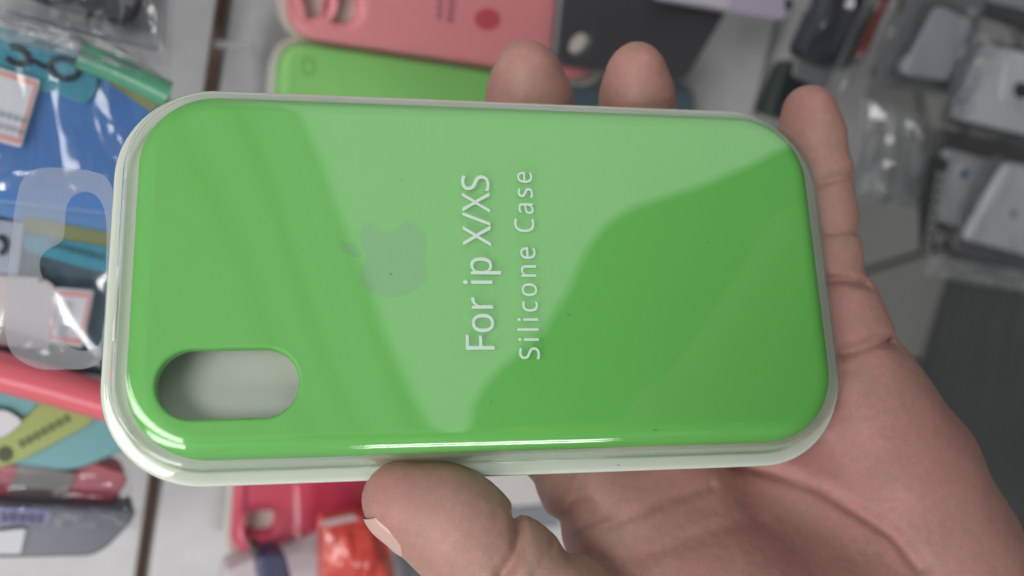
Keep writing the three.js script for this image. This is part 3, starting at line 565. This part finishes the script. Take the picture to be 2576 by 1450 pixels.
{ // left: bags in film, upper
  const bk = thing('black_case', 'black phone case in a film bag, top left corner', 'phone case', W(200, 0, 0.06));
  slab(bk, 'shell', [[20, -420], [400, -300], [352, 74], [120, 18], [-40, -60]], 0.055, 0.01, 0.008, plastic(0.062, 0.064, 0.072), [], 0.003);
  slab(bk, 'backing_card', [[-120, -420], [440, -300], [415, 120], [390, 128], [-120, 20]], 0.044, 0.002, 0.004, mat(lin(0.5, 0.5, 0.53), 0.5)); film(bk, 'film', [[-60, -160], [440, -100], [430, 170], [-60, 40]], 0.058, 0.012, mFilm, 6, 2);
  const fb = thing('film_bag', 'stack of empty crinkled film bags between black case and blue bag', 'bag', W(200, 110, 0.07));
  for (let k = 0; k < 3; k++) film(fb, 'film_layer', [[-60, 0 + k * 16], [250 + k * 50, 90 + k * 20], [425, 190 + k * 14], [-60, 62 + k * 22]], 0.06 + k * 0.006, 0.014, k % 2 ? mMilky : mFilm, 5 + k, 3 + k);
  const bl = thing('blue_bag', 'glossy blue phone case bag with teal header and priced sticker, left edge', 'bag', W(150, 330, 0.06));
  slab(bl, 'body', [[-120, 40], [210, 150], [420, 290], [400, 560], [-120, 500]], 0.062, 0.012, 0.006, plastic(0.075, 0.19, 0.47, 0.3));
  slab(bl, 'teal_header', [[-120, 30], [0, 66], [250, 150], [243, 234], [215, 262], [150, 240], [-120, 170]], 0.0632, 0.0016, 0.001, plastic(0.06, 0.27, 0.36), [], 0.0003);
  for (const [u, v, r, a0, a1] of [[160, 173, 30, 0, 6.2], [40, 140, 24, -2.2, 2.6], [175, 118, 34, -1.6, 1.0]]) {
    const px = []; for (let k = 0; k <= 16; k++) { const a = a0 + (a1 - a0) * k / 16; px.push([u + r * 1.2 * Math.cos(a), v + r * 0.85 * Math.sin(a) + 6 * Math.cos(a)]); } bar(bl, 'lettering', px, 0.0636, 0.0008, mInk);
  }
  bar(bl, 'lettering', [[62, 158], [85, 156], [104, 166], [130, 172]], 0.0636, 0.0007, mInk);
  bar(bl, 'green_tube', [[195, 136], [300, 178], [420, 236]], 0.066, 0.0042, plastic(0.1, 0.34, 0.2, 0.25)); slab(bl, 'green_strip', [[228, 170], [300, 178], [430, 240], [420, 290], [330, 238]], 0.065, 0.002, 0.001, plastic(0.1, 0.3, 0.2, 0.3)); slab(bl, 'olive_strip', [[236, 172], [300, 194], [400, 258], [380, 282], [290, 222]], 0.0658, 0.001, 0.001, plastic(0.2, 0.22, 0.1), [], 0);
  sticker(bl, [[-40, 158], [102, 202], [52, 372], [-60, 342]], 0.0645); marks(bl, 'sticker_print', 5, [-20, 282], [66, 306], 12, 0.0655, mat(lin(0.3, 0.33, 0.4), 0.6)); marks(bl, 'sticker_print', 5, [-24, 312], [58, 334], 12, 0.0655, mat(lin(0.36, 0.38, 0.45), 0.6));
  film(bl, 'film', [[-100, 100], [300, 190], [400, 470], [-100, 480]], 0.067, 0.009, mFilm, 4, 9);
}
{ // left: seen through the hang tab
  const t = thing('cyan_bag', 'dark teal bag with cyan and olive header, seen through the hang tab slot', 'bag', W(150, 700, 0.05));
  slab(t, 'body', [[-120, 470], [330, 560], [330, 960], [-120, 900]], 0.045, 0.012, 0.005, plastic(0.06, 0.11, 0.15));
  slab(t, 'blue_header', [[-100, 440], [330, 530], [330, 600], [-100, 540]], 0.047, 0.001, 0.001, plastic(0.12, 0.27, 0.55), [], 0); slab(t, 'olive_header', [[60, 545], [330, 596], [330, 634], [60, 585]], 0.0475, 0.001, 0.001, plastic(0.25, 0.27, 0.11), [], 0);
  slab(t, 'cyan_header', [[60, 588], [330, 632], [330, 700], [200, 672], [60, 630]], 0.048, 0.001, 0.001, plastic(0.05, 0.3, 0.42), [], 0); marks(t, 'lettering', 8, [120, 612], [262, 650], 16, 0.0485, mat(lin(0.03, 0.11, 0.13), 0.6));
  slab(t, 'pale_header', [[-100, 520], [60, 560], [40, 720], [-100, 700]], 0.047, 0.001, 0.002, plastic(0.42, 0.46, 0.56), [], 0); slab(t, 'white_card', [[-100, 690], [110, 700], [140, 725], [120, 880], [-100, 860]], 0.0482, 0.001, 0.002, mat(lin(0.66, 0.58, 0.58), 0.5), [], 0);
  bar(t, 'lettering', [[-4, 596], [10, 606], [12, 626], [0, 640]], 0.0478, 0.0008, mInk); bar(t, 'lettering', [[80, 672], [110, 680], [100, 710]], 0.049, 0.0006, mInk);
  sticker(t, [[138, 724], [236, 732], [206, 876], [112, 862]], 0.05); marks(t, 'sticker_print', 5, [168, 760], [150, 850], 22, 0.051, mat(lin(0.45, 0.47, 0.5), 0.6)); film(t, 'film', [[-100, 520], [330, 600], [330, 930], [-100, 900]], 0.0525, 0.007, mFilm, 4, 12);
}
{ // left: lower
  const r = thing('coral_case', 'coral red rounded case edge crossing below the hang tab', 'phone case', W(120, 970, 0.06));
  bar(r, 'rounded_edge', [[-120, 905], [120, 968], [330, 1030]], 0.056, 0.0062, plastic(0.78, 0.15, 0.19, 0.35)); slab(r, 'back', [[-120, 880], [330, 1002], [330, 1070], [-120, 950]], 0.052, 0.006, 0.002, plastic(0.6, 0.11, 0.14));
  const q = thing('turquoise_pack', 'turquoise pack with a slanted lime band and dark lettering', 'package', W(120, 1080, 0.05));
  slab(q, 'body', [[-140, 940], [160, 1010], [330, 1060], [330, 1130], [185, 1190], [-140, 1150]], 0.05, 0.012, 0.006, plastic(0.13, 0.34, 0.37));
  slab(q, 'lime_band', [[112, 1000], [250, 1040], [222, 1072], [30, 1172], [-90, 1190], [-90, 1080], [60, 1062]], 0.0515, 0.0012, 0.006, plastic(0.3, 0.36, 0.09), [], 0.0003); marks(q, 'lettering', 7, [46, 1122], [176, 1050], 18, 0.0519, mat(lin(0.07, 0.09, 0.05), 0.6)); slab(q, 'round_emblem', circle(12, 1144, 20), 0.0519, 0.0003, 0.003, mat(lin(0.08, 0.1, 0.05), 0.6), [], 0);
  slab(q, 'price_sticker', [[-80, 1030], [20, 1034], [58, 1062], [10, 1100], [-80, 1110]], 0.0522, 0.0004, 0.002, mLabel, [], 0);
  const c = thing('crimson_pack', 'crimson pack with a wide brown grey band, above the slate pack', 'package', W(140, 1210, 0.045));
  slab(c, 'body', [[-140, 1150], [60, 1166], [190, 1190], [232, 1158], [310, 1190], [322, 1212], [290, 1264], [-140, 1280]], 0.045, 0.012, 0.003, plastic(0.48, 0.1, 0.13)); slab(c, 'grey_band', [[45, 1168], [190, 1192], [155, 1276], [10, 1276]], 0.046, 0.001, 0.001, plastic(0.2, 0.165, 0.16), [], 0);
  film(c, 'film', [[-100, 1160], [330, 1180], [335, 1275], [-100, 1290]], 0.047, 0.005, mFilm, 4, 15);
  const s = thing('slate_pack', 'slate grey pack with a purple label and sticker, lower left corner', 'package', W(140, 1340, 0.05));
  slab(s, 'body', [[-140, 1264], [345, 1284], [330, 1318], [268, 1382], [230, 1402], [-140, 1410]], 0.052, 0.012, 0.004, plastic(0.092, 0.1, 0.135)); slab(s, 'purple_label', [[-100, 1272], [130, 1284], [118, 1320], [-100, 1316]], 0.053, 0.001, 0.001, plastic(0.17, 0.16, 0.36), [], 0); marks(s, 'lettering', 5, [0, 1302], [112, 1306], 20, 0.0535, mat(lin(0.06, 0.05, 0.12), 0.6));
  slab(s, 'price_sticker', [[-80, 1345], [20, 1336], [64, 1332], [50, 1394], [-80, 1394]], 0.0535, 0.0006, 0.001, mLabel, [], 0); film(s, 'film', [[-100, 1258], [360, 1280], [350, 1330], [-100, 1330]], 0.055, 0.006, mFilm, 5, 18);
}
{ // below the hand
  blister('blister_pack', 'crimson phone case in a pale pack under the thumb', [[606, 1120], [985, 1110], [950, 1392], [584, 1392]], 0.028, plastic(0.62, 0.06, 0.12), [[[[612, 1304], [640, 1292], [700, 1290], [696, 1348], [606, 1356]], 0.006]], 0.006, { rim: 24 });
  const p = thing('red_pouch', 'shiny red foil pouch at the bottom edge left of the thumb', 'pouch', W(905, 1400, 0.06));
  const red = mat(lin(0.6, 0.07, 0.055), 0.28, { clearcoat: 0.6, clearcoatRoughness: 0.15, side: THREE.DoubleSide }); slab(p, 'pouch_back', [[815, 1316], [920, 1302], [978, 1330], [1000, 1500], [812, 1500]], 0.052, 0.01, 0.003, red); film(p, 'pouch_front', [[818, 1320], [975, 1328], [996, 1500], [818, 1500]], 0.0525, 0.012, red, 4, 21); slab(p, 'header', [[808, 1312], [890, 1296], [905, 1308], [812, 1330]], 0.056, 0.001, 0.001, mat(lin(0.5, 0.32, 0.33), 0.5), [], 0);
  const n = thing('navy_plug', 'small navy plug on a dark lead at the bottom edge', 'plug', W(680, 1420, 0.05)); slab(n, 'lead', [[630, 1376], [664, 1376], [668, 1412], [640, 1416]], 0.046, 0.008, 0.002, plastic(0.05, 0.04, 0.045)); slab(n, 'plug_body', [[650, 1405], [716, 1392], [738, 1470], [660, 1490]], 0.05, 0.012, 0.003, plastic(0.05, 0.05, 0.12));
  const w = thing('white_box', 'pale pink white box between navy plug and red pouch', 'box', W(770, 1400, 0.03)); slab(w, 'carton', [[570, 1438], [700, 1382], [815, 1342], [825, 1500], [560, 1500]], 0.032, 0.012, 0.002, mat(lin(0.58, 0.5, 0.54), 0.5));
  const y = thing('white_pack', 'white pack showing in the gap between thumb and palm', 'package', W(1300, 1250, 0.03)); slab(y, 'body', [[1120, 1100], [1420, 1090], [1410, 1268], [1130, 1290]], 0.03, 0.012, 0.004, mat(lin(0.6, 0.57, 0.57), 0.5)); slab(y, 'silver_edge', [[1130, 1290], [1410, 1268], [1410, 1330], [1130, 1340]], 0.026, 0.01, 0.002, plastic(0.25, 0.26, 0.3));
  const d = thing('dark_case', 'slate phone case under the thumb at the bottom edge', 'phone case', W(1060, 1420, 0.04)); slab(d, 'shell', [[1000, 1330], [1150, 1330], [1150, 1520], [1010, 1520]], 0.035, 0.01, 0.004, plastic(0.15, 0.15, 0.17));
}
{ // right: clear bags with phones' cases
  const bag = (name, label, at, h) => thing(name, label, 'bag', W(at[0], at[1], h), 'film bags hanging on the right');
  const a = bag('film_bag', 'film bag with a dark navy case right of the wall groove', [2090, 80], 0.06); slab(a, 'navy_case', [[2130, -120], [2240, -120], [2098, 175], [2016, 136]], 0.06, 0.01, 0.006, plastic(0.045, 0.05, 0.07)); slab(a, 'card', [[2060, -120], [2230, -120], [2080, 230], [1996, 190]], 0.052, 0.002, 0.003, mat(lin(0.27, 0.28, 0.3), 0.5)); film(a, 'film', [[2060, -60], [2250, -60], [2110, 260], [1985, 210]], 0.064, 0.01, mFilm, 5, 31);
  const b = bag('film_bag', 'film bag with a black card and a row of orange red lettering', [2180, 80], 0.066); slab(b, 'black_card', [[2230, -100], [2290, -100], [2172, 160], [2116, 180]], 0.068, 0.003, 0.002, plastic(0.05, 0.055, 0.055)); marks(b, 'lettering', 7, [2244, -30], [2160, 146], 20, 0.0688, mat(lin(0.5, 0.09, 0.06), 0.5)); film(b, 'film', [[2190, -60], [2320, -60], [2230, 190], [2100, 200]], 0.07, 0.01, mFilm, 5, 33);
  const g = thing('dark_green_case', 'dark green case corner behind the little fingertip', 'phone case', W(1995, 215, 0.04)); slab(g, 'shell', [[1985, 148], [2080, 168], [2040, 320], [1930, 290]], 0.045, 0.01, 0.006, plastic(0.04, 0.055, 0.05)); slab(g, 'inner_panel', [[2000, 168], [2036, 174], [2020, 250], [1960, 250]], 0.0456, 0.0006, 0.002, plastic(0.03, 0.035, 0.04), [], 0);
  const c = bag('film_bag', 'film bag with a light grey phone case, left of the brightest one', [2340, 110], 0.07); slab(c, 'bag_card', [[2340, -110], [2500, -60], [2410, 240], [2200, 220]], 0.062, 0.003, 0.004, mat(lin(0.2, 0.21, 0.23), 0.5)); slab(c, 'dark_frame', [[2352, -6], [2468, 44], [2404, 218], [2254, 196]], 0.067, 0.006, 0.006, plastic(0.09, 0.095, 0.11)); slab(c, 'grey_back', [[2362, 10], [2456, 54], [2394, 206], [2268, 188]], 0.0682, 0.003, 0.006, plastic(0.42, 0.44, 0.48)); film(c, 'film', [[2290, -60], [2480, -20], [2420, 260], [2190, 220]], 0.071, 0.012, mFilm, 5, 36);
  const d = bag('film_bag', 'film bag with a near white phone case and black lens at the right edge', [2520, 220], 0.08); slab(d, 'dark_frame', [[2468, 96], [2680, 140], [2620, 366], [2380, 310]], 0.078, 0.006, 0.008, plastic(0.1, 0.1, 0.115)); slab(d, 'white_back', [[2480, 112], [2670, 150], [2610, 346], [2394, 296]], 0.0795, 0.004, 0.007, plastic(0.74, 0.745, 0.77)); slab(d, 'lens_island', [[2538, 130], [2660, 150], [2630, 280], [2520, 258]], 0.0805, 0.002, 0.006, plastic(0.76, 0.765, 0.79)); slab(d, 'lens', circle(2578, 228, 17, 22), 0.083, 0.003, 0.003, mInk); film(d, 'film', [[2440, 40], [2660, 90], [2610, 400], [2350, 340]], 0.083, 0.016, mFilm, 7, 38); film(d, 'folded_edge', [[2432, 80], [2478, 92], [2400, 310], [2350, 296]], 0.083, 0.022, mFilm, 10, 39);
  const e = thing('dark_pack', 'dark grey pack across the top right corner', 'package', W(2480, 20, 0.05)); slab(e, 'body', [[2400, -160], [2700, -120], [2700, 130], [2560, 60], [2400, 10]], 0.056, 0.01, 0.006, plastic(0.075, 0.08, 0.09)); slab(e, 'grey_panel', [[2440, -140], [2660, -100], [2600, 30], [2430, -10]], 0.057, 0.001, 0.004, plastic(0.32, 0.33, 0.36), [], 0);
  const f = bag('film_bag', 'crumpled empty film bags right of the little finger', [2240, 400], 0.06); slab(f, 'pale_card', [[2230, 300], [2400, 330], [2330, 530], [2140, 500]], 0.045, 0.002, 0.003, mat(lin(0.42, 0.44, 0.43), 0.5)); for (let k = 0; k < 2; k++) film(f, 'film_layer', [[2170 + k * 22, 240 + k * 10], [2330 + k * 18, 290 + k * 8], [2330 - k * 6, 545 - k * 6], [2120 + k * 14, 500 - k * 4]], 0.05 + k * 0.007, 0.016, k % 2 ? mFilm : mMilky, 6 + k, 41 + k);
  const i = bag('film_bag', 'film bag with a grey phone case and a small blue emblem', [2440, 470], 0.07); slab(i, 'dark_card', [[2370, 322], [2620, 372], [2610, 420], [2440, 600], [2350, 580]], 0.058, 0.003, 0.004, plastic(0.13, 0.13, 0.14)); slab(i, 'grey_back', [[2384, 372], [2524, 412], [2440, 580], [2366, 556]], 0.066, 0.004, 0.005, plastic(0.55, 0.555, 0.58)); slab(i, 'blue_emblem', circle(2428, 437, 11, 14, 0.5), 0.0665, 0.0004, 0.002, mat(lin(0.06, 0.12, 0.3), 0.5), [], 0); film(i, 'film', [[2360, 340], [2540, 390], [2450, 610], [2330, 590]], 0.069, 0.012, mFilm, 6, 47);
  const k = thing('black_label', 'black hanging label with white vertical lettering among the clear bags', 'label', W(2345, 500, 0.075)); slab(k, 'card', [[2343, 388], [2388, 400], [2366, 520], [2352, 640], [2318, 640], [2314, 512]], 0.074, 0.001, 0.002, plastic(0.05, 0.06, 0.06), [], 0); marks(k, 'lettering', 8, [2372, 430], [2332, 640], 20, 0.0745, mat(lin(0.45, 0.47, 0.48), 0.5));
  const l = bag('film_bag', 'film bag with a white phone case, lowest at the right edge', [2540, 530], 0.085); slab(l, 'bag_card', [[2500, 395], [2680, 430], [2640, 700], [2400, 628]], 0.072, 0.003, 0.004, plastic(0.2, 0.2, 0.215)); slab(l, 'white_back', [[2540, 410], [2670, 436], [2630, 655], [2434, 604]], 0.08, 0.005, 0.006, plastic(0.74, 0.745, 0.78)); slab(l, 'small_emblem', circle(2552, 538, 8, 12), 0.0804, 0.0003, 0.002, mat(lin(0.3, 0.3, 0.32), 0.5), [], 0);
  film(l, 'film', [[2490, 380], [2660, 420], [2620, 730], [2330, 660]], 0.084, 0.014, mFilm, 7, 51); film(l, 'folded_edge', [[2340, 640], [2620, 690], [2610, 740], [2320, 690]], 0.08, 0.018, mMilky, 9, 53);
}

for (const o of scene.children) o.traverse?.((m) => { if (m.isMesh) shade(m); });
renderer.render(scene, camera);
